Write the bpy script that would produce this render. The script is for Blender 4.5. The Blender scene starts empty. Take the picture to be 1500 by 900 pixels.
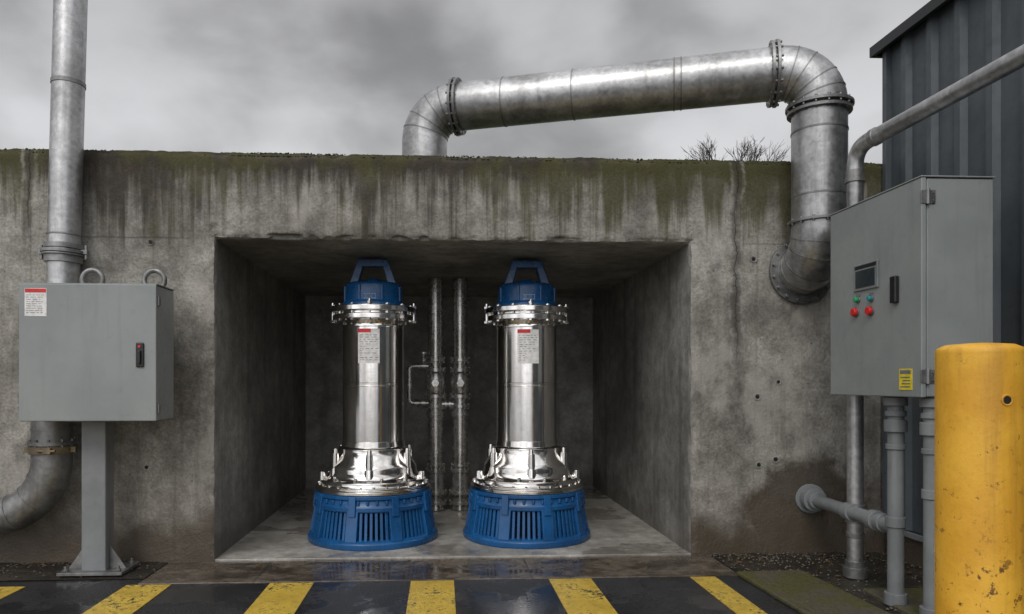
import bpy, bmesh, math, random
from mathutils import Vector, Matrix, noise
random.seed(7)
R=math.radians
scene=bpy.context.scene
scene.view_settings.view_transform='Standard'
scene.view_settings.look='None'
scene.view_settings.exposure=0
V=Vector
# ---------------------------------------------------------------- node helpers
class G:
    def __init__(s,name):
        s.m=bpy.data.materials.new(name); s.m.use_nodes=True
        s.nt=s.m.node_tree; s.n=s.nt.nodes; s.b=s.n['Principled BSDF']
        s.geo=s.n.new('ShaderNodeNewGeometry'); s.tc=s.n.new('ShaderNodeTexCoord')
        s.pos=s.geo.outputs['Position']
        s._sep=None
    def link(s,a,b): s.nt.links.new(a,b)
    def setin(s,node,i,v):
        if v is None: return
        if hasattr(v,'is_output'): s.link(v,node.inputs[i])
        else: node.inputs[i].default_value=v
    def xyz(s):
        if not s._sep:
            s._sep=s.n.new('ShaderNodeSeparateXYZ'); s.link(s.pos,s._sep.inputs[0])
        return s._sep.outputs
    def math(s,op,a,b=None,c=None,clamp=False):
        n=s.n.new('ShaderNodeMath'); n.operation=op; n.use_clamp=clamp
        s.setin(n,0,a); s.setin(n,1,b); s.setin(n,2,c); return n.outputs[0]
    def noise(s,scale,detail=4,rough=.55,vs=None,dist=0,vec=None,off=None):
        v=vec or s.pos
        if vs or off:
            mp=s.n.new('ShaderNodeMapping'); s.link(v,mp.inputs[0])
            if vs: mp.inputs['Scale'].default_value=vs
            if off: mp.inputs['Location'].default_value=off
            v=mp.outputs[0]
        n=s.n.new('ShaderNodeTexNoise'); s.link(v,n.inputs['Vector'])
        n.inputs['Scale'].default_value=scale; n.inputs['Detail'].default_value=detail
        n.inputs['Roughness'].default_value=rough; n.inputs['Distortion'].default_value=dist
        return n.outputs['Fac']
    def voro(s,scale,feature='F1'):
        n=s.n.new('ShaderNodeTexVoronoi'); n.feature=feature; s.link(s.pos,n.inputs['Vector']); n.inputs['Scale'].default_value=scale
        return n.outputs
    def mr(s,v,a,b,c=0,d=1,smooth=True):
        n=s.n.new('ShaderNodeMapRange'); n.interpolation_type='SMOOTHSTEP' if smooth else 'LINEAR'
        s.setin(n,0,v)
        for i,x in enumerate((a,b,c,d)): n.inputs[i+1].default_value=x
        return n.outputs[0]
    def mix(s,f,a,b,blend='MIX'):
        n=s.n.new('ShaderNodeMix'); n.data_type='RGBA'; n.blend_type=blend
        s.setin(n,0,f)
        for i,x in ((6,a),(7,b)):
            if isinstance(x,(tuple,list)) and len(x)==3: x=(*x,1)
            s.setin(n,i,x)
        return n.outputs[2]
    def grey(s,v):
        n=s.n.new('ShaderNodeCombineColor')
        for i in range(3): s.setin(n,i,v)
        return n.outputs[0]
    def bump(s,h,strength=.3,dist=.01,prev=None):
        n=s.n.new('ShaderNodeBump'); n.inputs['Strength'].default_value=strength
        n.inputs['Distance'].default_value=dist; s.link(h,n.inputs['Height'])
        if prev: s.link(prev,n.inputs['Normal'])
        return n.outputs[0]
    def out(s,color=None,rough=None,metal=None,normal=None,spec=None,coat=None):
        if isinstance(color,(tuple,list)) and len(color)==3: color=(*color,1)
        s.setin(s.b,'Base Color',color); s.setin(s.b,'Roughness',rough); s.setin(s.b,'Metallic',metal)
        s.setin(s.b,'Specular IOR Level',spec); s.setin(s.b,'Coat Weight',coat)
        if normal: s.link(normal,s.b.inputs['Normal'])
        return s.m

# ---------------------------------------------------------------- materials
def m_wall():
    g=G('weathered_concrete'); x,y,z=g.xyz()
    n1=g.noise(1.2,4,.6); n2=g.noise(7,6,.72); n3=g.noise(48,3,.7); nl=g.noise(.7,2,.5,off=(4,0,2))
    c=g.mix(g.mr(n1,.36,.64),(.175,.163,.143),(.34,.325,.29))
    c=g.mix(1,c,g.grey(g.mr(n2,.3,.7,.62,1.22)),'MULTIPLY')
    c=g.mix(1,c,g.grey(g.mr(n3,.3,.7,.78,1.18)),'MULTIPLY')
    ef=g.noise(2.2,5,.65,vs=(1,1,.6),off=(9,3,1))
    c=g.mix(g.math('MULTIPLY',g.mr(ef,.54,.66),.5),c,(.43,.41,.37))
    ns=g.noise(1.0,5,.62,vs=(5.0,1,.30)); ns2=g.noise(1,4,.65,vs=(19,1,.7),off=(3,1,0))
    full=g.math('MULTIPLY',g.mr(ns2,.52,.72),.34)
    c=g.mix(full,c,(.09,.078,.062))
    t=g.math('ADD',z,g.math('MULTIPLY',g.math('SUBTRACT',ns,.5),2.4))
    t=g.math('ADD',t,g.math('MULTIPLY',g.math('SUBTRACT',nl,.5),1.4))
    t=g.math('ADD',t,g.math('MULTIPLY',g.math('SUBTRACT',ns2,.5),.9))
    top=g.math('MULTIPLY',g.mr(t,2.36,2.84),g.mr(z,1.9,2.45))
    band=g.mr(g.math('ADD',z,g.math('MULTIPLY',g.math('SUBTRACT',g.math('ADD',n2,ns2),1.0),.40)),2.64,2.86)
    top=g.math('MAXIMUM',g.math('MULTIPLY',top,.84),g.math('MULTIPLY',band,.95))
    gm=g.noise(1.7,4,.6,off=(1,7,3))
    green=g.math('MULTIPLY',g.mr(g.math('ADD',gm,g.mr(x,.3,1.6,0,.14)),.44,.59),g.mr(n3,.3,.6,.5,1))
    dk=g.mix(green,(.033,.026,.018),(.058,.056,.014))
    dk=g.mix(g.mr(n2,.5,.75,0,.75),dk,(.078,.062,.042))
    c=g.mix(top,c,dk)
    nb=g.noise(1.7,5,.6,off=(2,2,5))
    zb=g.math('ADD',z,g.math('MULTIPLY',g.math('SUBTRACT',nb,.5),-1.1))
    foot=g.mr(zb,.12,.42,1,0)
    dx=g.math('SUBTRACT',x,2.72); dz=g.math('SUBTRACT',z,.28)
    dd=g.math('SQRT',g.math('ADD',g.math('MULTIPLY',dx,dx),g.math('MULTIPLY',g.math('MULTIPLY',dz,dz),1.0)))
    dd=g.math('ADD',dd,g.math('MULTIPLY',g.math('SUBTRACT',nb,.5),.7))
    dd=g.math('ADD',dd,g.math('MULTIPLY',g.math('SUBTRACT',n2,.5),.22))
    patch=g.mr(dd,.34,.50,1,0)
    foot=g.math('MAXIMUM',foot,patch)
    c=g.mix(g.math('MULTIPLY',foot,.84),c,(.042,.030,.019))
    low=g.mr(z,.0,.9,.4,0)
    c=g.mix(low,c,(.105,.08,.052))
    jw=g.math('ADD',z,g.math('MULTIPLY',g.math('SUBTRACT',n2,.5),.03))
    jl=g.mr(g.math('ABSOLUTE',g.math('SUBTRACT',jw,2.335)),.002,.010,.55,0)
    c=g.mix(g.math('MULTIPLY',jl,g.mr(nl,.42,.55)),c,(.05,.045,.04))
    wig=g.noise(3,5,.7,vs=(.01,.01,1)); wig=g.math('MULTIPLY',g.math('SUBTRACT',wig,.5),.16)
    for cx,z0,wd in ((2.20,1.25,.005),(-2.93,2.2,.005)):
        d=g.math('ABSOLUTE',g.math('SUBTRACT',g.math('SUBTRACT',x,cx),wig))
        zz=g.mr(z,z0,z0+.5)
        line=g.math('MULTIPLY',g.mr(d,wd*.3,wd*1.2,.75,0),g.math('MULTIPLY',zz,g.mr(ns,.35,.5,.2,1)))
        halo=g.math('MULTIPLY',g.mr(g.math('ADD',d,g.math('MULTIPLY',n2,.05)),.03,.07,.6,0),zz)
        pale=g.math('MULTIPLY',g.mr(g.math('ABSOLUTE',g.math('SUBTRACT',d,.045)),.0,.022,.5,0),g.math('MULTIPLY',zz,g.mr(n2,.4,.6)))
        c=g.mix(pale,c,(.34,.33,.30)); c=g.mix(halo,c,(.05,.045,.038)); c=g.mix(line,c,(.012,.011,.01))
    vo=g.voro(14); pit=g.math('MULTIPLY',g.mr(vo['Distance'],.05,.11,1,0),g.mr(n1,.50,.54))
    c=g.mix(g.math('MULTIPLY',pit,.75),c,(.05,.045,.04))
    h=g.math('ADD',g.math('MULTIPLY',n2,.6),g.math('MULTIPLY',n3,.4))
    return g.out(c,g.mr(foot,0,1,.86,.42),0,g.bump(h,.9,.016),.35)
def m_niche():
    g=G('niche_concrete'); x,y,z=g.xyz()
    n1=g.noise(1.1,4,.6,off=(3,3,3)); n2=g.noise(8,5,.7); n3=g.noise(50,3,.7)
    c=g.mix(g.mr(n1,.34,.68),(.20,.194,.178),(.36,.35,.325))
    c=g.mix(1,c,g.grey(g.mr(n2,.3,.7,.70,1.15)),'MULTIPLY')
    c=g.mix(1,c,g.grey(g.mr(n3,.3,.7,.85,1.12)),'MULTIPLY')
    st=g.noise(1,4,.6,vs=(5,7,.45),off=(1,0,0)); c=g.mix(g.math('MULTIPLY',g.mr(st,.5,.7),.5),c,(.085,.077,.065))
    zz=g.math('ADD',z,g.math('MULTIPLY',g.math('SUBTRACT',n1,.5),.8))
    c=g.mix(g.mr(zz,.02,.4,.5,0),c,(.075,.062,.045))
    vo=g.voro(11); pit=g.math('MULTIPLY',g.mr(vo['Distance'],.04,.09,1,0),g.mr(st,.5,.54))
    c=g.mix(g.math('MULTIPLY',pit,.5),c,(.5,.48,.45))
    fr=g.math('ABSOLUTE',g.math('SUBTRACT',g.math('FRACT',g.math('MULTIPLY',y,.82)),.5))
    c=g.mix(g.mr(fr,.0,.006,.45,0),c,(.08,.075,.07))
    h=g.math('ADD',g.math('MULTIPLY',n2,.6),g.math('MULTIPLY',n3,.3))
    return g.out(c,.58,0,g.bump(h,.85,.016),.45)
def m_floor():
    g=G('niche_floor_concrete'); x,y,z=g.xyz()
    n1=g.noise(1.8,5,.65); n2=g.noise(12,5,.7); n3=g.noise(70,3,.7)
    c=g.mix(g.mr(n1,.35,.65),(.27,.252,.22),(.44,.42,.38))
    c=g.mix(1,c,g.grey(g.mr(n2,.3,.7,.7,1.15)),'MULTIPLY')
    c=g.mix(1,c,g.grey(g.mr(n3,.3,.7,.88,1.1)),'MULTIPLY')
    w=g.mr(g.noise(1.2,4,.6,off=(5,1,1)),.46,.58)
    c=g.mix(g.math('MULTIPLY',w,.5),c,(.12,.10,.08))
    return g.out(c,g.mr(w,0,1,.5,.08),0,g.bump(g.math('ADD',n2,n3),.25,.004),.5)
def m_gutter():
    g=G('wet_concrete'); x,y,z=g.xyz()
    n1=g.noise(2.2,5,.65,vs=(1,2,1)); n2=g.noise(16,5,.7); n3=g.noise(80,3,.7)
    c=g.mix(g.mr(n1,.35,.65),(.055,.042,.031),(.155,.128,.098))
    c=g.mix(1,c,g.grey(g.mr(n2,.3,.7,.55,1.2)),'MULTIPLY')
    j=g.math('ABSOLUTE',g.math('SUBTRACT',g.math('FRACT',g.math('MULTIPLY',g.math('ADD',x,.31),.55)),.5))
    c=g.mix(g.mr(j,.0,.006,.8,0),c,(.02,.017,.014))
    w=g.mr(n1,.44,.60,1,0)
    b=g.bump(g.math('ADD',n2,n3),.2,.004)
    g.setin(b.node,'Strength',g.mr(w,0,1,.3,.05))
    return g.out(c,g.mr(w,0,1,.4,.04),0,b,.5)
def asph_color(g):
    n1=g.noise(1.1,4,.6); n2=g.noise(120,3,.8); vo=g.voro(95)
    c=g.mix(g.mr(n1,.35,.65),(.022,.023,.026),(.048,.048,.051))
    c=g.mix(g.mr(n2,.55,.75,0,.75),c,(.13,.13,.13))
    c=g.mix(g.mr(vo['Distance'],.3,.6,0,.6),c,(.012,.012,.013))
    return c,n1,vo,n2
def m_asphalt():
    g=G('wet_asphalt'); c,n1,vo,n2=asph_color(g)
    w=g.mr(g.noise(1.7,4,.6,off=(2,8,0)),.44,.56)
    h=g.math('SUBTRACT',g.math('MULTIPLY',n2,.6),vo['Distance'])
    b=g.bump(h,.6,.006)
    g.setin(b.node,'Strength',g.mr(w,0,1,.08,.7))
    return g.out(c,g.mr(w,0,1,.06,.45),0,b,.5)
def m_paint():
    g=G('worn_yellow_paint'); c,n1,vo,n2=asph_color(g)
    n=g.noise(34,6,.78); nn=g.noise(4,4,.6)
    y=g.mix(g.mr(nn,.35,.65),(.54,.36,.05),(.72,.50,.08))
    y=g.mix(g.mr(g.noise(14,5,.7),.45,.72,0,.6),y,(.24,.17,.06))
    wear=g.mr(g.math('ADD',g.math('MULTIPLY',n,.7),g.math('MULTIPLY',nn,.4)),.580,.645)
    cc=g.mix(wear,y,c)
    h=g.math('SUBTRACT',g.math('MULTIPLY',n2,.6),vo['Distance'])
    return g.out(cc,.32,0,g.bump(h,.5,.005),.5)
def m_soil():
    g=G('wet_soil'); n1=g.noise(3,5,.7); n2=g.noise(30,5,.75)
    c=g.mix(g.mr(n1,.35,.65),(.016,.013,.010),(.05,.04,.028))
    c=g.mix(g.mr(n2,.55,.75,0,.6),c,(.10,.08,.05))
    c=g.mix(g.mr(g.noise(2,4,.6,off=(7,1,1)),.56,.66,0,.5),c,(.04,.045,.016))
    return g.out(c,.35,0,g.bump(g.math('ADD',n1,n2),1,.03),.5)
def m_moss():
    g=G('mossy_concrete'); n1=g.noise(4,5,.7); n2=g.noise(40,5,.75)
    c=g.mix(g.mr(n1,.38,.58),(.12,.105,.075),(.105,.10,.032))
    c=g.mix(g.mr(n2,.45,.7,0,.8),c,(.032,.030,.015))
    return g.out(c,.42,0,g.bump(g.math('ADD',n1,n2),.9,.015),.5)
def m_galv(name='galvanised_steel',a=(.31,.31,.31),b=(.52,.52,.52),r0=.28,r1=.46,dirt=.42,metal=.85):
    g=G(name); n1=g.noise(2.4,4,.65); n2=g.noise(20,5,.72); n3=g.noise(90,2,.6)
    sp=g.voro(38)['Color']
    c=g.mix(g.mr(n1,.35,.65),a,b)
    bw=g.n.new('ShaderNodeRGBToBW'); g.link(sp,bw.inputs[0])
    c=g.mix(1,c,g.grey(g.mr(bw.outputs[0],.2,.8,.90,1.07)),'MULTIPLY')
    c=g.mix(1,c,g.grey(g.mr(n2,.35,.65,.86,1.08)),'MULTIPLY')
    d=g.math('MULTIPLY',g.mr(n2,.56,.72),dirt)
    st=g.mr(g.noise(1,4,.65,vs=(9,9,.7)),.5,.7,0,dirt)
    c=g.mix(g.math('MAXIMUM',d,st),c,(.11,.10,.088))
    return g.out(c,g.mr(n2,.3,.7,r0,r1),metal,g.bump(g.math('ADD',n2,n3),.10,.003),.5)
def m_stainless():
    g=G('stainless_steel'); n1=g.noise(5,4,.6,vs=(1,1,.25)); nb=g.noise(160,2,.6,vs=(.05,.05,1)); n2=g.noise(14,4,.7)
    c=g.mix(g.mr(n1,.35,.65),(.66,.635,.60),(.84,.82,.80))
    c=g.mix(g.mr(n2,.55,.75,0,.3),c,(.38,.33,.27))
    return g.out(c,g.mr(n2,.3,.7,.10,.21),1,g.bump(nb,.06,.002))
def m_paintmetal(name,a,b,rough=.4,dirt=.3,dcol=(.1,.09,.07),spec=.5,bs=.05):
    g=G(name); n1=g.noise(2.5,4,.6); n2=g.noise(18,5,.7); n3=g.noise(140,2,.5)
    c=g.mix(g.mr(n1,.35,.65),a,b)
    st=g.mr(g.noise(1,4,.65,vs=(14,14,.8)),.52,.75,0,dirt)
    c=g.mix(st,c,dcol); c=g.mix(g.mr(n2,.58,.75,0,dirt),c,dcol)
    return g.out(c,g.mr(n2,.3,.7,rough-.08,rough+.12),0,g.bump(g.math('ADD',n3,n2),bs,.003),spec)
def m_bollard():
    g=G('bollard_paint'); n1=g.noise(4,5,.6); n2=g.noise(24,6,.75); n3=g.noise(60,3,.7); x,y,z=g.xyz()
    c=g.mix(g.mr(n1,.35,.65),(.66,.33,.026),(.80,.44,.045))
    c=g.mix(g.mr(n3,.5,.75,0,.35),c,(.54,.25,.03))
    thr=g.math('ADD',n2,g.mr(z,.2,1.3,.065,-.02))
    chip=g.math('MULTIPLY',g.mr(thr,.60,.64),g.mr(n1,.42,.55,.4,1))
    c=g.mix(chip,c,(.15,.07,.02))
    st=g.mr(g.noise(1,4,.65,vs=(20,20,1.2)),.52,.72,0,.35); c=g.mix(st,c,(.32,.16,.035))
    h=g.math('SUBTRACT',g.math('MULTIPLY',n3,.35),g.math('MULTIPLY',n2,.5))
    return g.out(c,.48,0,g.bump(h,.6,.005),.4)
def simple(name,col,rough=.5,metal=0):
    g=G(name); n=g.noise(30,3,.6)
    c=g.mix(1,col,g.grey(g.mr(n,.3,.7,.85,1.12)),'MULTIPLY')
    return g.out(c,rough,metal)
M=dict(wall=m_wall(),niche=m_niche(),floor=m_floor(),gutter=m_gutter(),asph=m_asphalt(),paint=m_paint(),soil=m_soil(),
 moss=m_moss(),galv=m_galv(),galvd=m_galv('dull_galvanised',(.18,.18,.178),(.32,.32,.315),.36,.55,.5,.75),
 pipe=m_galv('weathered_steel_pipe',(.42,.40,.37),(.58,.56,.53),.2,.32,.12,.75),
 ss=m_stainless(),blue=m_paintmetal('blue_enamel',(.006,.064,.185),(.009,.092,.26),.28,.45,(.015,.03,.055),.5,.15),
 cab=m_paintmetal('grey_cabinet_paint',(.225,.245,.24),(.262,.28,.275),.42,.25,(.14,.14,.13)),
 cabd=m_paintmetal('grey_conduit_paint',(.16,.17,.175),(.22,.23,.235),.45,.4,(.08,.075,.068)),
 clad=m_paintmetal('dark_cladding_paint',(.062,.074,.083),(.085,.098,.108),.5,.4,(.035,.04,.042),.4),
 trim=simple('dark_trim',(.015,.016,.018),.5),boll=m_bollard(),black=simple('black_plastic',(.012,.012,.013),.35),
 white=simple('label_white',(.72,.71,.69),.5),red=simple('label_red',(.6,.02,.02),.4),ink=simple('label_ink',(.16,.16,.17),.6),
 green=simple('button_green',(.02,.35,.12),.3),teal=simple('button_teal',(.02,.25,.3),.3),yel=simple('label_yellow',(.75,.6,.03),.45),
 dark=simple('dark_void',(.01,.01,.011),.8),rust=m_galv('rusted_band',(.13,.10,.06),(.28,.22,.13),.5,.7,.5,.4),
 twig=simple('twig_bark',(.045,.038,.032),.9),screen=simple('screen_glass',(.03,.04,.045),.15),stone=simple('gravel_stone',(.10,.085,.065),.7),
 grass=simple('embankment_grass',(.04,.05,.02),.9),mosscl=simple('moss_clumps',(.055,.058,.018),.95),mark=simple('embossed_mark',(.25,.35,.5),.5),
 leaf=simple('fallen_leaf',(.13,.075,.03),.6))

# ---------------------------------------------------------------- mesh helpers
def empty(name,loc):
    e=bpy.data.objects.new(name,None); e.location=loc; e.empty_display_size=.2
    scene.collection.objects.link(e); return e
class B:
    def __init__(s): s.bm=bmesh.new()
    def box(s,x0,x1,y0,y1,z0,z1,mat4=None):
        vs=[s.bm.verts.new((x,y,z)) for z in (z0,z1) for y in (y0,y1) for x in (x0,x1)]
        if mat4:
            for v in vs: v.co=mat4@v.co
        for f in ((0,2,3,1),(4,5,7,6),(0,1,5,4),(2,6,7,3),(0,4,6,2),(1,3,7,5)):
            s.bm.faces.new([vs[i] for i in f])
        return s
    def frame(s,d):
        d=V(d).normalized(); a=V((0,0,1)) if abs(d.z)<.9 else V((1,0,0))
        u=d.cross(a).normalized(); w=d.cross(u).normalized(); return u,w
    def cyl(s,p0,p1,r0,r1=None,n=24,caps=True,phase=0):
        p0=V(p0);p1=V(p1); r1=r0 if r1 is None else r1
        u,w=s.frame(p1-p0); rs=[]
        for p,r in ((p0,r0),(p1,r1)):
            rs.append([s.bm.verts.new(p+(u*math.cos(2*math.pi*i/n+phase)+w*math.sin(2*math.pi*i/n+phase))*r) for i in range(n)])
        for i in range(n):
            s.bm.faces.new((rs[0][i],rs[0][(i+1)%n],rs[1][(i+1)%n],rs[1][i]))
        if caps: s.bm.faces.new(rs[0][::-1]); s.bm.faces.new(rs[1])
        return s
    def sweep(s,pts,r,n=32,caps=True):
        pts=[V(p) for p in pts]; rs=[]
        t=(pts[1]-pts[0]).normalized(); u,w=s.frame(t)
        for i,p in enumerate(pts):
            t2=((pts[min(i+1,len(pts)-1)]-p).normalized()+(p-pts[max(i-1,0)]).normalized()).normalized()
            q=t.rotation_difference(t2); u=q@u; w=q@w; t=t2
            rr=r[i] if isinstance(r,(list,tuple)) else r
            rs.append([s.bm.verts.new(p+(u*math.cos(2*math.pi*k/n)+w*math.sin(2*math.pi*k/n))*rr) for k in range(n)])
        for a,b in zip(rs,rs[1:]):
            for k in range(n): s.bm.faces.new((a[k],a[(k+1)%n],b[(k+1)%n],b[k]))
        if caps: s.bm.faces.new(rs[0][::-1]); s.bm.faces.new(rs[-1])
        return s
    def lathe(s,prof,c=(0,0,0),n=64):
        rs=[]
        for r,z in prof:
            rs.append([s.bm.verts.new((c[0]+r*math.cos(2*math.pi*k/n),c[1]+r*math.sin(2*math.pi*k/n),c[2]+z)) for k in range(n)])
        for a,b in zip(rs,rs[1:]):
            for k in range(n): s.bm.faces.new((a[k],a[(k+1)%n],b[(k+1)%n],b[k]))
        s.bm.faces.new(rs[0][::-1]); s.bm.faces.new(rs[-1]); return s
    def flange(s,p,ax,Rf,th,nb,rb=.012,bl=.03):
        p=V(p);ax=V(ax).normalized(); s.cyl(p-ax*th/2,p+ax*th/2,Rf,n=48)
        u,w=s.frame(ax)
        for i in range(nb):
            a=2*math.pi*(i+.5)/nb; q=p+(u*math.cos(a)+w*math.sin(a))*(Rf-rb*1.6)
            s.cyl(q-ax*(th/2+bl/2),q+ax*(th/2+bl/2),rb,n=6)
        return s
    def torus(s,c,ax,Rm,rm,n=32,m=10,a0=0,a1=2*math.pi):
        u,w=s.frame(ax); c=V(c)
        pts=[c+(u*math.cos(a0+(a1-a0)*i/n)+w*math.sin(a0+(a1-a0)*i/n))*Rm for i in range(n+1)]
        return s.sweep(pts,rm,m)
    def patch(s,c,r,a0,a1,z0,z1,n=8):
        for i in range(n):
            t0=a0+(a1-a0)*i/n;t1=a0+(a1-a0)*(i+1)/n
            f=[s.bm.verts.new((c[0]+r*math.cos(t),c[1]+r*math.sin(t),z)) for t,z in ((t0,z0),(t1,z0),(t1,z1),(t0,z1))]
            s.bm.faces.new(f)
        return s
    def end(s,name,mat,parent=None,bevel=0,ang=35,seg=2,weld=True):
        if weld: bmesh.ops.remove_doubles(s.bm,verts=s.bm.verts,dist=1e-5)
        bmesh.ops.recalc_face_normals(s.bm,faces=s.bm.faces)
        me=bpy.data.meshes.new(name); s.bm.to_mesh(me); s.bm.free()
        for p in me.polygons: p.use_smooth=True
        me.set_sharp_from_angle(angle=R(ang))
        me.materials.append(mat if not isinstance(mat,str) else M[mat])
        o=bpy.data.objects.new(name,me); scene.collection.objects.link(o)
        if parent:
            o.parent=parent; o.matrix_parent_inverse=Matrix.Translation(parent.location).inverted()
        if bevel:
            b=o.modifiers.new('bevel','BEVEL'); b.width=bevel; b.segments=seg; b.limit_method='ANGLE'; b.angle_limit=R(40)
            b.harden_normals=True
        return o
def arc(c,v1,v2,rad,n=14,a0=0,a1=90):
    c=V(c);v1=V(v1);v2=V(v2)
    return [c+(v1*math.cos(R(a0+(a1-a0)*i/n))+v2*math.sin(R(a0+(a1-a0)*i/n)))*rad for i in range(n+1)]
def frange(a,b,st):
    n=max(1,round((b-a)/st)); return [a+(b-a)*i/n for i in range(n+1)]

# ================================================================ concrete wall with niche
NX0,NX1,NZ,ND,WH=-1.63,1.85,2.335,3.45,2.97
def chip(p):
    x,y,z=p; q=V(p)
    big=max(0,noise.noise(q*3.1+V((5,0,2))))*.05+max(0,noise.noise(q*11))*.03+.004+abs(noise.noise(q*28))*.012
    o=V((0,0,0))
    inx=NX0-.12<x<NX1+.12
    def w(d): return math.exp(-(d/.026)**2)
    if inx and -.001<=z<=NZ+.1:
        dl=math.hypot(x-NX0,y); dr=math.hypot(x-NX1,y)
        o+=V((-1,1,0))*big*w(dl)*.5; o+=V((1,1,0))*big*w(dr)*.5
        if NX0-.001<=x<=NX1+.001:
            bb=big*(1.9 if x<-.1 else 1)
            dt=math.hypot(z-NZ,y); o+=V((0,1,1))*bb*w(dt)*.7
    dtop=math.hypot(z-WH,y); o+=V((0,1,-1))*(big*.6+.006)*math.exp(-(dtop/.035)**2)
    if abs(y)<.01: o.y+=.006*noise.noise(q*1.7)+.002*noise.noise(q*9)
    o.z+=(.004*noise.noise(q*2.2)+.006*noise.noise(q*14))*(1 if z>WH-.01 else 0)
    return V(p)+o
xs=sorted(set([round(v,4) for v in frange(-14,-3.6,.4)+frange(-3.6,NX0-.15,.03)+frange(NX0-.15,NX0,.015)+frange(NX0,NX1,.018)+frange(NX1,NX1+.15,.015)+frange(NX1+.15,3.6,.03)+frange(3.6,14,.4)]))
zs=sorted(set([round(v,4) for v in frange(0,NZ-.12,.02)+frange(NZ-.12,NZ+.12,.012)+frange(NZ+.12,WH-.12,.04)+frange(WH-.12,WH,.012)]))
ys=sorted(set([round(v,4) for v in frange(0,.12,.015)+frange(.12,ND,.18)]))
def grid(name,us,vs,f,skip,mat,parent):
    bm=bmesh.new(); d={}
    def gv(a,b):
        if (a,b) not in d: d[(a,b)]=bm.verts.new(chip(f(a,b)))
        return d[(a,b)]
    for i in range(len(us)-1):
        for j in range(len(vs)-1):
            if skip and skip((us[i]+us[i+1])/2,(vs[j]+vs[j+1])/2): continue
            bm.faces.new((gv(us[i],vs[j]),gv(us[i+1],vs[j]),gv(us[i+1],vs[j+1]),gv(us[i],vs[j+1])))
    me=bpy.data.meshes.new(name); bm.to_mesh(me); bm.free()
    for p in me.polygons: p.use_smooth=True
    me.materials.append(M[mat]); o=bpy.data.objects.new(name,me); scene.collection.objects.link(o); o.parent=parent
    return o
wall=empty('concrete_retaining_wall',(0,0,0))
grid('front_face',xs,zs,lambda a,b:(a,0,b),lambda a,b:NX0<a<NX1 and b<NZ,'wall',wall)
grid('wall_top',xs,frange(0,.12,.02)+[.3,.5],lambda a,b:(a,b,WH),None,'wall',wall)
zl=[z for z in zs if z<=NZ+1e-4]; xl=[x for x in xs if NX0-1e-4<=x<=NX1+1e-4]
if abs(zl[-1]-NZ)>1e-4: zl.append(NZ)
grid('niche_left_side',ys,zl,lambda a,b:(NX0,a,b),None,'niche',wall)
grid('niche_right_side',ys,zl,lambda a,b:(NX1,a,b),None,'niche',wall)
grid('niche_ceiling',xl,ys,lambda a,b:(a,b,NZ),None,'niche',wall)
B().box(NX0-.05,NX1+.05,ND,ND+.1,-.05,NZ+.05).end('niche_back','niche',wall)
B().box(NX0-.1,NX1+.1,.012,ND+.05,-.1,.022).end('niche_floor','floor',wall,bevel=.008)
th=B(); tr=B()
for (x,z) in ((-2.08,2.30),(-2.11,.69),(2.36,1.19),(2.52,1.30),(2.50,.72),(2.37,.68),(-1.98,1.1),(2.33,2.22)):
    rr=random.uniform(.018,.026)
    tr.torus((x,-.001,z),(0,1,0),rr,.006,20,6); th.cyl((x,-.006,z),(x,.004,z),rr*.62,n=14)
tr.end('tie_hole_rims','wall',wall); th.end('tie_hole_plugs','dark',wall)
mo=B()
for i in range(5000):
    x=random.uniform(-3.6,3.3)
    if noise.noise(V((x*1.3,3,0)))+(.25 if .9<x<2.4 else 0)<random.uniform(-.35,.5): continue
    y=random.uniform(.002,.10); r=random.uniform(.003,.008); c=V((x,y,WH-.008-(.026 if y<.02 else 0)))
    vs=[mo.bm.verts.new(c+V(d)*r*random.uniform(.6,1.4)) for d in ((1.5,0,0),(0,1,0),(-1.5,0,0),(0,-1,0),(0,0,.9),(0,0,-.7))]
    for f in ((0,1,4),(1,2,4),(2,3,4),(3,0,4),(1,0,5),(2,1,5),(3,2,5),(0,3,5)): mo.bm.faces.new([vs[k] for k in f])
mo.end('moss','mosscl',wall,weld=False)

# ================================================================ ground
B().box(-300,300,-300,300,-.5,0).end('ground','asph')
B().box(-300,300,.5,300,2.4,2.93).end('embankment_ground','grass')
B().box(-1.95,2.0,-.54,.008,-.02,.006).end('gutter_pavement','gutter',bevel=.004)
def soil(name,x0,x1,y0,y1,amp=.02):
    bm=bmesh.new(); X=frange(x0,x1,.035);Y=frange(y0,y1,.035);g=[]
    for x in X:
        row=[]
        for y in Y:
            q=V((x,y,0)); h=.005+amp*(.6+.6*noise.noise(q*5)+.4*noise.noise(q*17))*max(0,min(1,min(x-x0,x1-x,y-y0)/.1))
            row.append(bm.verts.new((x,y,h)))
        g.append(row)
    for i in range(len(X)-1):
        for j in range(len(Y)-1): bm.faces.new((g[i][j],g[i+1][j],g[i+1][j+1],g[i][j+1]))
    me=bpy.data.meshes.new(name);bm.to_mesh(me);bm.free()
    for p in me.polygons:p.use_smooth=True
    me.materials.append(M['soil']);o=bpy.data.objects.new(name,me);scene.collection.objects.link(o);return o
soil('soil_ground',-6,-1.96,-.42,.0,.018)
soil('soil_ground',2.01,3.34,-3.2,.0,.02)
sl=B(); 
m4=Matrix.Translation((2.2,-1.2,0))@Matrix.Rotation(R(2),4,'Z')
sl.box(-.2,.26,-.65,.68,0,.03,m4); sl.end('paving_slab','moss',bevel=.01)
sl=B(); m4=Matrix.Translation((2.85,-1.45,0))@Matrix.Rotation(R(-3),4,'Z')
sl.box(-.3,.36,-.9,.45,0,.04,m4); sl.end('paving_slab','moss',bevel=.01)
rm=B()
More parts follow.
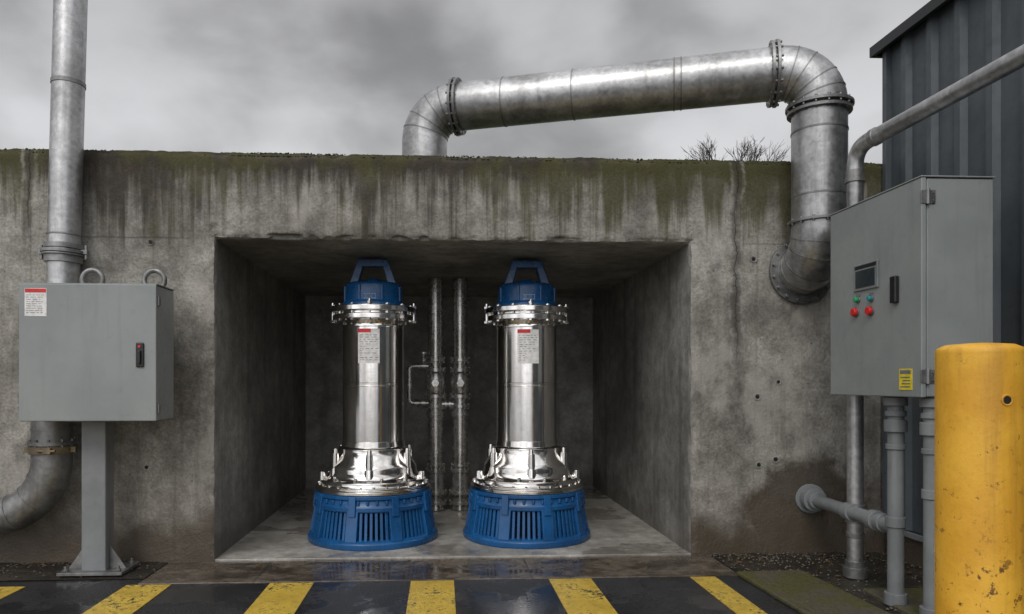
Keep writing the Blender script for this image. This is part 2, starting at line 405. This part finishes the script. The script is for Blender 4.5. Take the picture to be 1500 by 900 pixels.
for i in range(-5,3):
    cx=-.06+.905*i
    if i==2: a,b=cx-.10,cx+.07
    else: a,b=cx-.14,cx+.14
    rm.box(a,b,-3.6,-.56,.001,.004)
rm.end('road_marking','paint')
gr=B()
for i in range(1500):
    if random.random()<.5: x=random.choice((random.uniform(-4.5,-1.9),random.uniform(1.95,3.3))); y=-abs(random.gauss(0,.2))-.01
    else: x=random.uniform(2.0,3.3); y=-random.uniform(0,1.6)
    if random.random()<.25: x=random.uniform(-1.9,1.95); y=-abs(random.gauss(0,.12))-.01
    r=random.uniform(.003,.012)*(1 if abs(x)>1.96 else .6); c=V((x,y,.018+r*.3 if (x<-1.96 or x>2.0) else .006+r*.4))
    vs=[gr.bm.verts.new(c+V(d)*r*random.uniform(.7,1.3)) for d in ((1,0,0),(0,1,0),(-1,0,0),(0,-1,0),(0,0,.7),(0,0,-.7))]
    for f in ((0,1,4),(1,2,4),(2,3,4),(3,0,4),(1,0,5),(2,1,5),(3,2,5),(0,3,5)): gr.bm.faces.new([vs[k] for k in f])
gr.end('gravel','stone',weld=False)
lf=B()
for i in range(110):
    k=random.random()
    if k<.6: x=random.uniform(2.05,3.3); y=-abs(random.gauss(0,.55))-.02; z=.032
    elif k<.8: x=random.uniform(-3.6,-2.0); y=-abs(random.gauss(0,.15))-.02; z=.03
    else: x=random.uniform(-1.9,1.95); y=-abs(random.gauss(0,.2))-.02; z=.010
    a=random.uniform(0,6.28); l=random.uniform(.012,.026); w_=l*.45
    u=V((math.cos(a),math.sin(a),random.uniform(-.1,.25))); t=V((-math.sin(a),math.cos(a),random.uniform(-.2,.2))); c=V((x,y,z))
    q=[lf.bm.verts.new(c+u*p*l+t*s_*w_) for p,s_ in ((-1,0),(-.3,.9),(.4,.8),(1,0),(.4,-.8),(-.3,-.9))]
    lf.bm.faces.new(q)
lf.end('fallen_leaves','leaf',weld=False)

# ================================================================ pumps
def pump(cx,cy,rotz=0):
    P=empty('submersible_pump',(cx,cy,.022)); c=(cx,cy,.022)
    def pol(r,a,z): return V((cx+r*math.cos(a),cy+r*math.sin(a),.022+z))
    b=B(); b.lathe([(.44,0),(.525,0),(.53,.012),(.53,.045),(.515,.062),(.49,.07),(.44,.072)],c,96)
    b.lathe([(.42,.275),(.468,.275),(.478,.285),(.478,.312),(.464,.33),(.457,.365),(.472,.375),(.472,.402),(.40,.402)],c,96)
    np_=9
    for i in range(np_):
        a=2*math.pi*(i+.5)/np_+R(-90)+rotz
        def rib(a,w,ro_b,ro_t,ri,z0=.06,z1=.30):
            u=V((math.cos(a),math.sin(a),0)); t=V((-math.sin(a),math.cos(a),0)); base=V((cx,cy,.022))
            vs=[]
            for z,ro in ((z0,ro_b),(z1,ro_t)):
                for r_ in (ri,ro):
                    for s_ in (-1,1): vs.append(b.bm.verts.new(base+u*r_+t*s_*w+V((0,0,z))))
            for f in ((0,1,3,2),(4,6,7,5),(0,4,5,1),(2,3,7,6),(0,2,6,4),(1,5,7,3)): b.bm.faces.new([vs[k] for k in f])
        rib(a,.046,.520,.474,.40)
        rib(a,.028,.500,.480,.42,.25,.40)
        for k in range(1,7):
            aa=a+2*math.pi/np_*(.08+.84*k/7.0)
            rib(aa,.0115,.497,.458,.42)
    for k in range(40):
        a=2*math.pi*k/40; q=pol(.464,a,.335); b.cyl(q,q+V((0,0,.032)),.013,n=8)
    b.end('strainer_cage','blue',P,bevel=.004)
    B().lathe([(.36,.05),(.40,.3)],c,48).end('impeller_core','dark',P)
    b=B(); b.lathe([(.38,.403),(.462,.403),(.469,.409),(.469,.430),(.462,.436),(.458,.438),(.458,.452),(.452,.457),(.43,.459),(.425,.467),(.425,.489),(.418,.497),(.395,.50),
      (.380,.508),(.368,.53),(.358,.550),(.356,.560),(.356,.585),(.350,.602),(.335,.625),(.315,.655),(.296,.69),(.286,.715),(.286,.740),(.276,.750),(.260,.754),(.254,.80),(.247,.80)],c,96)
    for i in range(28):
        a=2*math.pi*i/28+.1; q=pol(.443,a,.457); b.cyl(q,q+V((0,0,.012)),.012,n=6)
    for i in range(12):
        a=2*math.pi*i/12+R(15); q=pol(.394,a,.489); b.cyl(q,q+V((0,0,.028)),.020,n=6); b.cyl(q+V((0,0,.028)),q+V((0,0,.042)),.012,n=10)
    for a_ in (R(-165),R(-15)):
        q=pol(.415,a_,.489); b.cyl(q,q+V((0,0,.065)),.028,.024,n=14)
    for i in range(6):
        a=R(-90)+i*math.pi/3; q=pol(.332,a,.52)
        b.cyl(q,q+V((0,0,.07)),.046,.040,n=20); b.cyl(q+V((0,0,.07)),q+V((0,0,.19)),.032,.028,n=20); b.cyl(q+V((0,0,.19)),q+V((0,0,.225)),.018,.015,n=14)
        b.cyl(pol(.25,a,.60),pol(.33,a,.60),.024,n=8)
    b.end('discharge_bell','ss',P,bevel=.002)
    b=B(); b.lathe([(.24,.76),(.2485,.765),(.2485,1.242),(.2515,1.245),(.2515,1.252),(.2475,1.254),(.2475,1.262),(.2515,1.264),(.2515,1.271),(.2485,1.274),(.2485,1.72),(.2525,1.725),(.2525,1.75),(.2495,1.755),(.2495,1.80),(.24,1.81)],c,128)
    b.end('motor_casing','ss',P)
    b=B(); b.lathe([(.25,1.780),(.325,1.780),(.332,1.786),(.332,1.820),(.325,1.826),(.305,1.827),(.305,1.843),(.342,1.844),(.349,1.850),(.349,1.884),(.342,1.890),(.27,1.892),(.27,1.90),(.2,1.90)],c,96)
    for i in range(14):
        a=2*math.pi*i/14+R(-90); q=pol(.318,a,1.768); b.cyl(q,q+V((0,0,.139)),.0085,n=10)
        b.cyl(q+V((0,0,.0)),q+V((0,0,.014)),.018,n=6); b.cyl(q+V((0,0,.118)),q+V((0,0,.134)),.018,n=6)
    for sgn in (0,1):
        a=math.pi*sgn; q=pol(.333,a,1.765); b.cyl(q,q+V((0,0,.165)),.013,n=12); b.cyl(q+V((0,0,.122)),q+V((0,0,.142)),.024,n=6); b.cyl(q,q+V((0,0,.02)),.024,n=6)
    q=pol(.30,R(-90),1.885); b.cyl(q,q+V((0,0,.05)),.012,n=10); b.cyl(q+V((0,0,.02)),q+V((0,0,.035)),.02,n=6)
    b.end('upper_flange','ss',P,bevel=.0015)
    b=B(); b.lathe([(.20,1.885),(.255,1.887),(.258,1.90),(.252,1.925),(.241,1.935),(.238,2.04),(.232,2.07),(.209,2.088),(.12,2.095)],c,64)
    for k in range(8):
        a=R(-90)+R(22.5)+k*R(45); b.box(-.012,.012,-.012,.012,1.93,2.06,Matrix.Translation((cx+.238*math.cos(a),cy+.238*math.sin(a),.022))@Matrix.Rotation(a,4,'Z'))
    for s_ in (-1,1):
        pts=[(s_*.215,2.03),(s_*.135,2.03),(s_*.078,2.235),(s_*.122,2.288)]
        vs=[]
        for yy in (-.05,.05):
            vs.append([b.bm.verts.new((cx+px,cy+yy,.022+pz)) for px,pz in pts])
        b.bm.faces.new(vs[0]); b.bm.faces.new(vs[1][::-1])
        for k in range(4): b.bm.faces.new((vs[0][k],vs[0][(k+1)%4],vs[1][(k+1)%4],vs[1][k]))
    b.box(cx-.122,cx+.122,cy-.052,cy+.052,.022+2.225,.022+2.29)
    b.cyl((cx,cy,.022+2.08),(cx,cy,.022+2.13),.07,.05,n=20)
    b.end('motor_head_with_handle','blue',P,bevel=.009,seg=3)
    r=.2502
    a0=R(-94)-.34; a1=a0+.70
    B().patch(c,r,a0,a1,1.45,1.725).end('rating_label','white',P)
    B().patch(c,r+.0012,a0,a0+.42,1.695,1.725).end('label_red_band','red',P)
    b=B(); 
    for k in range(12):
        z=1.675-k*.018; 
        x=a0+.06
        while x<a1-.1:
            w=random.uniform(.03,.13); w=min(w,a1-.05-x); b.patch(c,r+.0012,x,x+w,z-.002,z+.002,2); x+=w+random.uniform(.02,.09)
            if random.random()<.15: break
    b.end('label_text','ink',P)
    b=B(); x=R(-90)-.22
    for k in range(5):
        w=.06; b.patch(c,.2415,x,x+w,1.965,1.972,2); b.patch(c,.2415,x,x+w,2.0,2.007,2)
        if k%2: b.patch(c,.2415,x,x+.014,1.965,2.007,1)
        else: b.patch(c,.2415,x+w-.014,x+w,1.965,2.007,1)
        x+=w+.022
    b.end('cast_lettering','mark',P)
    b=B(); b.cyl((cx+.12,cy+.1,2.06),(cx+.12,cy+.1,2.16),.025,n=14); b.end('cable_gland','black',P)
pump(-.564,.72,0.1); pump(.708,.72,-.12)

# ================================================================ riser pipes in the niche
rp=empty('riser_pipe_pair',(.06,1.93,0))
b=B()
for x in (-.062,.185):
    b.cyl((x,1.93,.02),(x,1.93,2.33),.074,n=32)
b.end('pipes','pipe',rp)
b=B()
for x in (-.062,.185):
    for z,rr,t in ((.10,.118,.03),(.20,.118,.03),(.42,.104,.03),(.47,.10,.02),(1.52,.104,.03),(1.42,.110,.035),(1.16,.110,.035),(1.06,.10,.03),(.98,.09,.03)):
        b.flange((x,1.93,z),(0,0,1),rr,t,6,.011,.03)
    b.cyl((x,1.93,.03),(x,1.93,.10),.098,.088,n=24)
    b.lathe([(.06,1.17),(.090,1.19),(.106,1.25),(.106,1.33),(.090,1.39),(.06,1.41)],(x,1.93,0),32)
    b.cyl((x,1.93,.21),(x,1.93,.40),.086,n=24)
    b.cyl((x,1.93,1.29),(x,1.80,1.29),.026,n=12); b.cyl((x,1.80,1.29),(x,1.785,1.29),.04,n=6)
b.cyl((-.062,1.93,1.08),(.185,1.93,1.08),.036,n=16)
b.cyl((.03,1.93,1.08),(.05,1.93,1.08),.058,n=16);b.cyl((.073,1.93,1.08),(.093,1.93,1.08),.058,n=16)
b.end('flanges_and_valves','pipe',rp,bevel=.002)
b=B()
pts=[(-.062,1.93,1.09),(-.24,1.93,1.09)]+arc((-.28,1.93,1.13),(0,0,-1),(-1,0,0),.04,6)+arc((-.28,1.93,1.42),(-1,0,0),(0,0,1),.04,6)+[(-.24,1.93,1.46),(-.062,1.93,1.46)]
b.sweep(pts,.026,14)
for p in ((-.18,1.93,1.09),(-.18,1.93,1.46),(-.25,1.93,1.09)): b.cyl(V(p)-V((.02,0,0)),V(p)+V((.02,0,0)),.042,n=12)
b.cyl((-.32,1.93,1.24),(-.32,1.93,1.29),.038,n=12)
b.cyl((-.18,1.93,1.48),(-.18,1.93,1.58),.014,n=10); b.cyl((-.18,1.93,1.58),(-.18,1.93,1.60),.04,n=14)
b.end('bypass_pipe','pipe',rp)

# ================================================================ big overhead duct
dct=empty('overhead_discharge_pipe',(2.69,-.27,2.13))
A=V((2.69,-.27,0)); d=V((-.951,.309,0)).normalized(); r=.185; Rt=.27; zt=3.53; Z=V((0,0,1)); L=2.976
C1=A+d*Rt+Z*(zt-Rt); C2=A+d*(L-Rt)+Z*(zt-Rt)
low=arc((2.69,0,2.40),(0,-1,0),(0,0,-1),.27,16)
e1=arc(C1,-d,Z,Rt,16)
e2=arc(C2,Z,d,Rt,16)
pts=low[::-1]+e1+e2+[A+d*L+Z*2.8]
pts=[V((2.69,.1,2.13))]+pts
B().sweep(pts,r,64).end('pipe_run','galv',dct,ang=30)
b=B()
def ring(b,p,t,rr,w=.012): b.cyl(V(p)-V(t).normalized()*w/2,V(p)+V(t).normalized()*w/2,rr,n=56)
for arr in (low,e1,e2):
    for k in (3,6,10,13):
        t=arr[k+1]-arr[k-1]; ring(b,arr[k],t,r+.0035,.009)
for s_ in (.95,1.0,1.75,2.3): ring(b,A+d*s_+Z*zt,d,r+.004,.010)
for z in (2.62,3.08): ring(b,A+Z*z,Z,r+.004,.012)
b.end('seam_rings','galvd',dct)
b=B()
b.flange(A+d*(Rt+.02)+Z*zt,d,.232,.02,16,.011,.035); b.flange(A+d*(Rt+.055)+Z*zt,d,.228,.02,16,.011,.01)
b.flange(A+Z*(zt-Rt-.0),Z,.225,.022,16,.010,.03); b.flange(A+Z*(zt-Rt-.04),Z,.215,.022,16,.010,.01)
b.flange(A+d*(L-Rt-.0)+Z*zt,d,.225,.02,16,.010,.03); b.flange(A+d*(L-Rt-.035)+Z*zt,d,.22,.02,16,.010,.01)
b.flange(A+Z*2.44,Z,.21,.02,14,.009,.02)
b.flange((2.69,-.02,2.13),(0,1,0),.245,.03,16,.013,.04)
b.flange(A+d*L+Z*2.985,Z,.25,.03,12,.012,.03)
b.end('bolted_flanges','galvd',dct,bevel=.002)

# ================================================================ left vertical pipe
lp=empty('vertical_drain_pipe',(-2.66,-.13,.4))
y=-.13
def lx(z): return -2.624+.027*(z-2.05)
B().sweep([(lx(1.0),y,1.0),(lx(2.2),y,2.2),(lx(5.5),y,5.5)],.104,48).end('upper_pipe','galv',lp)
b=B()
ax=V((.027,0,1))
ring(b,(lx(3.37),y,3.37),ax,.109,.03); ring(b,(lx(2.2),y,2.2),ax,.142,.022); ring(b,(lx(2.24),y,2.24),ax,.120,.035); ring(b,(lx(2.15),y,2.15),ax,.120,.05); ring(b,(lx(2.32),y,2.32),ax,.110,.012)
ring(b,(lx(2.18),y,2.18),ax,.136,.012)
b.cyl((lx(2.2)-.15,y,2.15),(lx(2.2)-.15,y,2.25),.012,n=8);b.cyl((lx(2.2)+.15,y,2.15),(lx(2.2)+.15,y,2.25),.012,n=8)
b.box(lx(2.2)-.165,lx(2.2)-.12,y-.02,y+.02,2.185,2.215); b.box(lx(2.2)+.12,lx(2.2)+.165,y-.02,y+.02,2.185,2.215)
b.box(lx(2.2)-.03,lx(2.2)+.03,y+.1,0,2.18,2.22)
b.end('pipe_clamp','galvd',lp,bevel=.002)
X0=-2.667; yy=-.19
el=arc((X0-.40,yy,.78),(1,0,0),(0,0,-1),.40,16)
B().sweep([(X0,yy,1.08),(X0,yy,.9)]+el+[(X0-2.5,yy,.38)],.126,48).end('elbow_pipe','galvd',lp,ang=30)
b=B()
for k in (4,8,12): ring(b,el[k],el[k+1]-el[k-1],.130,.012)
b.flange((X0,yy,.885),(0,0,1),.148,.025,10,.01,.03);ring(b,(X0,yy,.98),(0,0,1),.131,.012)
b.end('elbow_seams','galvd',lp)
b=B(); ring(b,(X0,yy,.84),(0,0,1),.141,.05)
b.box(X0-.17,X0-.13,yy-.03,yy+.0,.82,.86); b.box(X0+.13,X0+.17,yy-.03,yy,.82,.86); b.box(X0+.02,X0+.07,yy-.158,yy-.13,.82,.86); b.cyl((X0-.02,yy-.150,.84),(X0+.1,yy-.150,.84),.009,n=8)
b.end('band_clamp','rust',lp,bevel=.002)

# ================================================================ left cabinet on post
lc=empty('electrical_cabinet',(-2.25,-.4,0))
x0,x1,y0,y1,z0,z1=-2.67,-1.823,-.57,-.26,1.053,1.922
B().box(x0,x1,y0+.03,y1,z0,z1).end('enclosure_body','cab',lc,bevel=.008)
B().box(x0-.002,x1+.002,y0,y0+.026,z0-.002,z1+.002).end('door','cab',lc,bevel=.006,seg=3)
b=B(); b.box(x0-.006,x1+.006,y0+.005,y1+.004,z1+.001,z1+.008); b.end('rain_lip','cab',lc,bevel=.002)
b=B()
for z in (z0+.08,z1-.10): b.cyl((x1+.006,y0+.03,z-.03),(x1+.006,y0+.03,z+.03),.009,n=12); b.box(x1,x1+.006,y0+.03,y0+.07,z-.02,z+.02)
b.end('hinges','galvd',lc)
B().box(-1.945,-1.895,y0-.014,y0,1.395,1.552).end('latch_plate','black',lc,bevel=.008)
B().box(-1.930,-1.910,y0-.030,y0-.014,1.415,1.50).end('latch_lever','black',lc,bevel=.004)
B().cyl((-1.920,y0-.019,1.527),(-1.920,y0-.013,1.527),.009,n=14).end('latch_mark','red',lc)
B().box(-2.635,-2.50,y0-.0015,y0+.001,1.718,1.895).end('label','white',lc)
B().box(-2.632,-2.503,y0-.003,y0-.001,1.868,1.892).end('label_red','red',lc)
b=B()
for k in range(9):
    z=1.852-k*.014; x=-2.625
    while x<-2.53: w=random.uniform(.006,.03); b.box(x,x+w,y0-.0025,y0-.001,z-.0015,z+.0015); x+=w+random.uniform(.004,.012)
b.end('label_lines','ink',lc)
b=B()
for x in (-2.307,-1.906):
    b.torus((x,-.38,1.975),(0,1,0),.066,.017,36,12)
    b.cyl((x,-.38,1.922),(x,-.38,1.935),.03,n=16)
b.end('lifting_rings','galvd',lc)
b=B(); px=-2.325; b.box(px-.08,px+.08,-.33,-.20,.02,1.056); b.box(px-.16,px+.16,-.36,-.17,1.035,1.052)
b.end('support_post','cabd',lc,bevel=.01)
b=B(); b.box(px-.21,px+.21,-.39,-.10,.02,.04)
for s_ in (-1,1):
    vs=[]
    for yv in (-.275,-.262):
        vs.append([b.bm.verts.new((px+s_*a,yv,zz)) for a,zz in ((.0805,.04),(.19,.04),(.0805,.20))])
    b.bm.faces.new(vs[0]);b.bm.faces.new(vs[1][::-1])
    for k in range(3): b.bm.faces.new((vs[0][k],vs[0][(k+1)%3],vs[1][(k+1)%3],vs[1][k]))
    for yv in (-.35,-.14): b.cyl((px+s_*.17,yv,.04),(px+s_*.17,yv,.075),.012,n=8); b.cyl((px+s_*.17,yv,.04),(px+s_*.17,yv,.055),.02,n=6)
b.end('base_plate','galvd',lc,bevel=.002)

# ================================================================ right control cabinet
rc=empty('control_panel_cabinet',(2.7,-1.2,0))
X0,X1,Yn,Yf,z0,z1=2.506,2.903,-1.623,-.75,1.222,2.37
B().box(X0+.032,X1,Yn,Yf,z0,z1).end('enclosure_body','cab',rc,bevel=.008)
B().box(X0,X0+.028,Yn-.004,Yf+.004,z0-.003,z1+.003).end('door','cab',rc,bevel=.006,seg=3)
B().box(X0-.004,X1+.006,Yn-.008,Yf+.008,z1+.004,z1+.012).end('rain_lip','cab',rc,bevel=.003)
b=B()
for z in (1.33,2.27):
    b.cyl((X0+.03,Yn-.012,z-.04),(X0+.03,Yn-.012,z+.04),.011,n=14); b.box(X0+.034,X0+.075,Yn-.008,Yn,z-.035,z+.035); b.box(X0-.006,X0+.026,Yn-.010,Yn-.004,z-.035,z+.035)
    for dz in (-.02,.02): b.cyl((X0+.06,Yn-.014,z+dz),(X0+.06,Yn-.008,z+dz),.006,n=8)
b.end('hinges','galvd',rc,bevel=.002)
def yc(Y): return Y-5.25
B().box(X0-.010,X0,yc(3.985),yc(4.228),1.845,2.005).end('display_bezel','cabd',rc,bevel=.005)
B().box(X0-.013,X0-.009,yc(4.01),yc(4.203),1.862,1.965).end('display_screen','screen',rc,bevel=.002)
B().box(X0-.012,X0-.0,yc(4.0),yc(4.21),1.975,1.995).end('display_header','black',rc)
B().box(X0-.028,X0,yc(3.802),yc(3.852),1.735,1.885).end('door_handle','black',rc,bevel=.008)
def btn(Y,z,m,nm,rr=.021):
    B().cyl((X0-.008,yc(Y),z),(X0,yc(Y),z),rr+.006,n=24).end(nm+'_collar','galvd',rc,bevel=.002)
    B().cyl((X0-.028,yc(Y),z),(X0-.008,yc(Y),z),rr,rr*1.05,n=24).end(nm,m,rc,bevel=.004)
btn(4.19,1.795,'green','start_button',.015); btn(4.055,1.788,'teal','status_lamp',.015); btn(4.21,1.722,'red','stop_button',.024); btn(4.06,1.716,'red','stop_button_b',.024)
b=B(); b.box(X0-.003,X0,yc(4.04),yc(4.08),1.806,1.822); b.box(X0-.003,X0,yc(4.17),yc(4.21),1.815,1.828); b.end('button_tags','ink',rc)
B().box(X0-.0025,X0,yc(3.695),yc(3.803),1.258,1.372).end('warning_label','yel',rc)
b=B(); b.box(X0-.004,X0-.002,yc(3.705),yc(3.793),1.345,1.365)
for k in range(4): b.box(X0-.004,X0-.002,yc(3.71),yc(3.79-.01*(k%3)),1.272+.017*k,1.278+.017*k)
b.end('warning_label_text','ink',rc)
b=B()
for (x,Y) in ((2.6,3.98),(2.62,3.70)):
    yv=yc(Y); b.cyl((x,yv,.0),(x,yv,z0+.01),.043,n=28)
    for z,rr,h in ((1.19,.062,.05),(1.12,.055,.03),(1.05,.06,.07),(.93,.052,.03),(.50,.052,.06) if x<2.61 else (.7,.052,.05),(.06,.06,.07)):
        b.cyl((x,yv,z-h/2),(x,yv,z+h/2),rr,n=28)
b.end('conduit_legs','cabd',rc,bevel=.004)

bp=empty('wall_branch_pipe',(2.76,0,.42))
b=B()
pS=V((2.765,.02,.425)); pE=V((2.6,yc(3.98),.47))
b.sweep([pS,pE],.045,28)
dd=(pE-pS).normalized()
for s_,rr,h in ((.03,.11,.03),(.09,.085,.09),(.16,.062,.05),(.72,.06,.10),(1.06,.062,.07),(1.16,.056,.05)):
    b.cyl(pS+dd*(s_-h/2),pS+dd*(s_+h/2),rr,n=28)
b.end('branch','cabd',bp,bevel=.004)

oc=empty('overhead_conduit_pipe',(2.70,-.69,0))
tx,ty=2.705,-.69
e=V((2.87-2.72,3.4-4.45,.07)); ed=e.normalized()
Rb=.13; 
b=B(); corner=V((tx,ty,2.835)); 
ar=[]
for i in range(13):
    t=i/12; p0=corner-Z*Rb; p2=corner+ed*Rb
    ar.append(p0*(1-t)**2+corner*2*t*(1-t)+p2*t**2)
b.sweep([(tx,ty,.03)]+ar+[corner+ed*3.6],.050,32)
b.end('conduit','galv',oc,ang=30)
b=B()
for z,rr,h in ((2.62,.062,.03),(2.66,.056,.05),(.30,.056,.03),(.06,.075,.07),(.11,.062,.05),(.44,.062,.12)):
    b.cyl((tx,ty,z-h/2),(tx,ty,z+h/2),rr,n=28)
b.cyl(corner+ed*.16,corner+ed*.2,.056,n=28)
b.end('couplings','galvd',oc,bevel=.003)

# ================================================================ bollard
bo=empty('bollard',(1.79,-2.95,0))
bx,by=1.79,-2.95
prof=[(.128,0),(.1255,.01),(.1255,1.395),(.1245,1.406),(.119,1.414),(.098,1.424),(.03,1.430)]
B().lathe(prof,(bx,by,0),96).end('post','boll',bo)
nrm=V((-.08,-.6,0)).normalized(); nrm=(nrm+V((.09,0,0))).normalized(); hp=V((bx,by,1.243))+nrm*.1245
b=B(); b.torus(hp,nrm,.016,.004,24,8); b.end('bolt_hole_rim','boll',bo)
b=B(); b.cyl(hp-nrm*.01,hp+nrm*.0018,.013,n=20); b.end('bolt_hole','dark',bo)

# ================================================================ metal clad building
mb=empty('metal_clad_building',(3.4,-3,0))
BX=3.35
prof=[]; yv=-.04
while yv>-9:
    prof+=[(BX,yv),(BX,yv-.17),(BX-.035,yv-.195),(BX-.035,yv-.245),(BX,yv-.27)]; yv-=.27
bm=B()
va=[bm.bm.verts.new((x,y_,.24)) for x,y_ in prof]; vb=[bm.bm.verts.new((x,y_,3.8)) for x,y_ in prof]
for i in range(len(prof)-1):
    if (V(prof[i])-V(prof[i+1])).length<1e-5: continue
    bm.bm.faces.new((va[i],va[i+1],vb[i+1],vb[i]))
bm.end('cladding','clad',mb,ang=20)
B().box(BX+.01,BX+6,-9,-.045,.22,3.8).end('body','clad',mb)
B().box(BX-.02,BX+6,-9,-.035,-.02,.22).end('concrete_plinth','wall',mb,bevel=.01)
B().box(BX-.055,BX-.022,-9,-.03,.2,.235).end('base_flashing','cabd',mb,bevel=.002)
b=B(); b.box(BX-.085,BX+6.1,-9.1,.03,3.80,3.815); b.box(BX-.10,BX-.07,-9.1,.04,3.765,3.84); b.box(BX-.08,BX+6.1,.01,.04,3.765,3.84); b.end('roof_edge','trim',mb)
b=B(); b.box(BX-.045,BX+.012,-.075,-.03,.24,3.8); b.end('corner_flashing','clad',mb,bevel=.003)

# ================================================================ bare bush above wall
tb=B()
def branch(p,dirv,l,r_,dep):
    q=p+dirv*l; tb.cyl(p,q,r_,r_*.65,n=4,caps=False)
    if dep==0: return
    for _ in range(random.choice((2,3,3))):
        nd=(dirv+V((random.uniform(-.6,.6),random.uniform(-.5,.5),random.uniform(-.2,.35)))).normalized()
        branch(p+dirv*l*random.uniform(.6,1),nd,l*random.uniform(.55,.75),r_*.66,dep-1)
base=V((3.74,3.75,3.42))
tb.cyl((3.74,3.75,2.9),base,.035,.025,n=8)
for k in range(15):
    a=random.uniform(0,6.28); rr=random.uniform(.2,.85); dv=V((math.cos(a)*rr,math.sin(a)*.5,1)).normalized()
    branch(base,dv,.45,.010,4)
tb.end('bare_bush','twig',weld=False)

# ================================================================ world, sun, camera
w=bpy.data.worlds.new('World'); scene.world=w; w.use_nodes=True; nt=w.node_tree; n=nt.nodes; bg=n['Background']
sky=n.new('ShaderNodeTexSky'); sky.sky_type='NISHITA'; sky.sun_disc=False
sky.sun_elevation=R(41); sky.sun_rotation=R(200.6); sky.air_density=1; sky.dust_density=4
tc=n.new('ShaderNodeTexCoord')
def wn(op,a,b=None,clamp=False):
    m=n.new('ShaderNodeMath'); m.operation=op; m.use_clamp=clamp
    for i,v in enumerate((a,b)):
        if v is None: continue
        if hasattr(v,'is_output'): nt.links.new(v,m.inputs[i])
        else: m.inputs[i].default_value=v
    return m.outputs[0]
def wnoise(scale,vs,loc,detail,rough,dist):
    mp=n.new('ShaderNodeMapping'); nt.links.new(tc.outputs['Generated'],mp.inputs[0]); mp.inputs['Scale'].default_value=vs; mp.inputs['Location'].default_value=loc
    t=n.new('ShaderNodeTexNoise'); nt.links.new(mp.outputs[0],t.inputs['Vector']); t.inputs['Scale'].default_value=scale
    t.inputs['Detail'].default_value=detail; t.inputs['Roughness'].default_value=rough; t.inputs['Distortion'].default_value=dist
    return t.outputs['Fac']
def wmr(v,a,b,c,d):
    m=n.new('ShaderNodeMapRange'); m.interpolation_type='SMOOTHSTEP'; nt.links.new(v,m.inputs[0])
    for i,x in enumerate((a,b,c,d)): m.inputs[i+1].default_value=x
    return m.outputs[0]
c1=wnoise(2.4,(1,1,1.8),(.3,.2,.1),3,.45,.15); c2=wnoise(6,(1,1,1.6),(2,.2,.7),4,.5,.2)
cl=wn('ADD',wn('MULTIPLY',c1,.72),wn('MULTIPLY',c2,.28))
cv=wmr(cl,.38,.60,.27,.62)
sep=n.new('ShaderNodeSeparateXYZ'); nt.links.new(tc.outputs['Generated'],sep.inputs[0])
zen=wmr(sep.outputs[2],.30,.95,1.0,1.7)
hz=wmr(sep.outputs[2],.28,.48,1.15,.80)
sd=V((-.3,-.8,.75)).normalized()
dp=n.new('ShaderNodeVectorMath'); dp.operation='DOT_PRODUCT'; nt.links.new(tc.outputs['Generated'],dp.inputs[0]); dp.inputs[1].default_value=sd
glow=wmr(dp.outputs['Value'],.2,1,1.0,2.6)
val=wn('MULTIPLY',wn('MULTIPLY',wn('MULTIPLY',cv,zen),glow),hz)
val=wn('MULTIPLY',val,10)
cc=n.new('ShaderNodeCombineColor'); nt.links.new(wn('MULTIPLY',val,.985),cc.inputs[0]); nt.links.new(wn('MULTIPLY',val,.99),cc.inputs[1]); nt.links.new(wn('MULTIPLY',val,1.02),cc.inputs[2])
hs=n.new('ShaderNodeHueSaturation'); hs.inputs['Saturation'].default_value=.15; nt.links.new(sky.outputs[0],hs.inputs['Color'])
mx=n.new('ShaderNodeMix'); mx.data_type='RGBA'; mx.inputs[0].default_value=.95
nt.links.new(hs.outputs[0],mx.inputs[6]); nt.links.new(cc.outputs[0],mx.inputs[7])
nt.links.new(mx.outputs[2],bg.inputs['Color']); bg.inputs['Strength'].default_value=.1
sl_=bpy.data.lights.new('sun','SUN'); sl_.energy=.85; sl_.angle=R(22); sl_.color=(1,.97,.92)
so=bpy.data.objects.new('sun',sl_); scene.collection.objects.link(so); so.rotation_euler=(-sd).to_track_quat('-Z','Y').to_euler(); so.location=(-5,-12,12)
cam=bpy.data.cameras.new('camera'); co=bpy.data.objects.new('camera',cam); scene.collection.objects.link(co)
co.location=(0,-5.25,1.3); co.rotation_euler=(R(90),0,R(-3)); cam.sensor_width=36; cam.lens=25.2
cam.shift_x=(750-702)/1500; cam.shift_y=110/1500; cam.clip_end=1000; cam.clip_start=.05
scene.camera=co
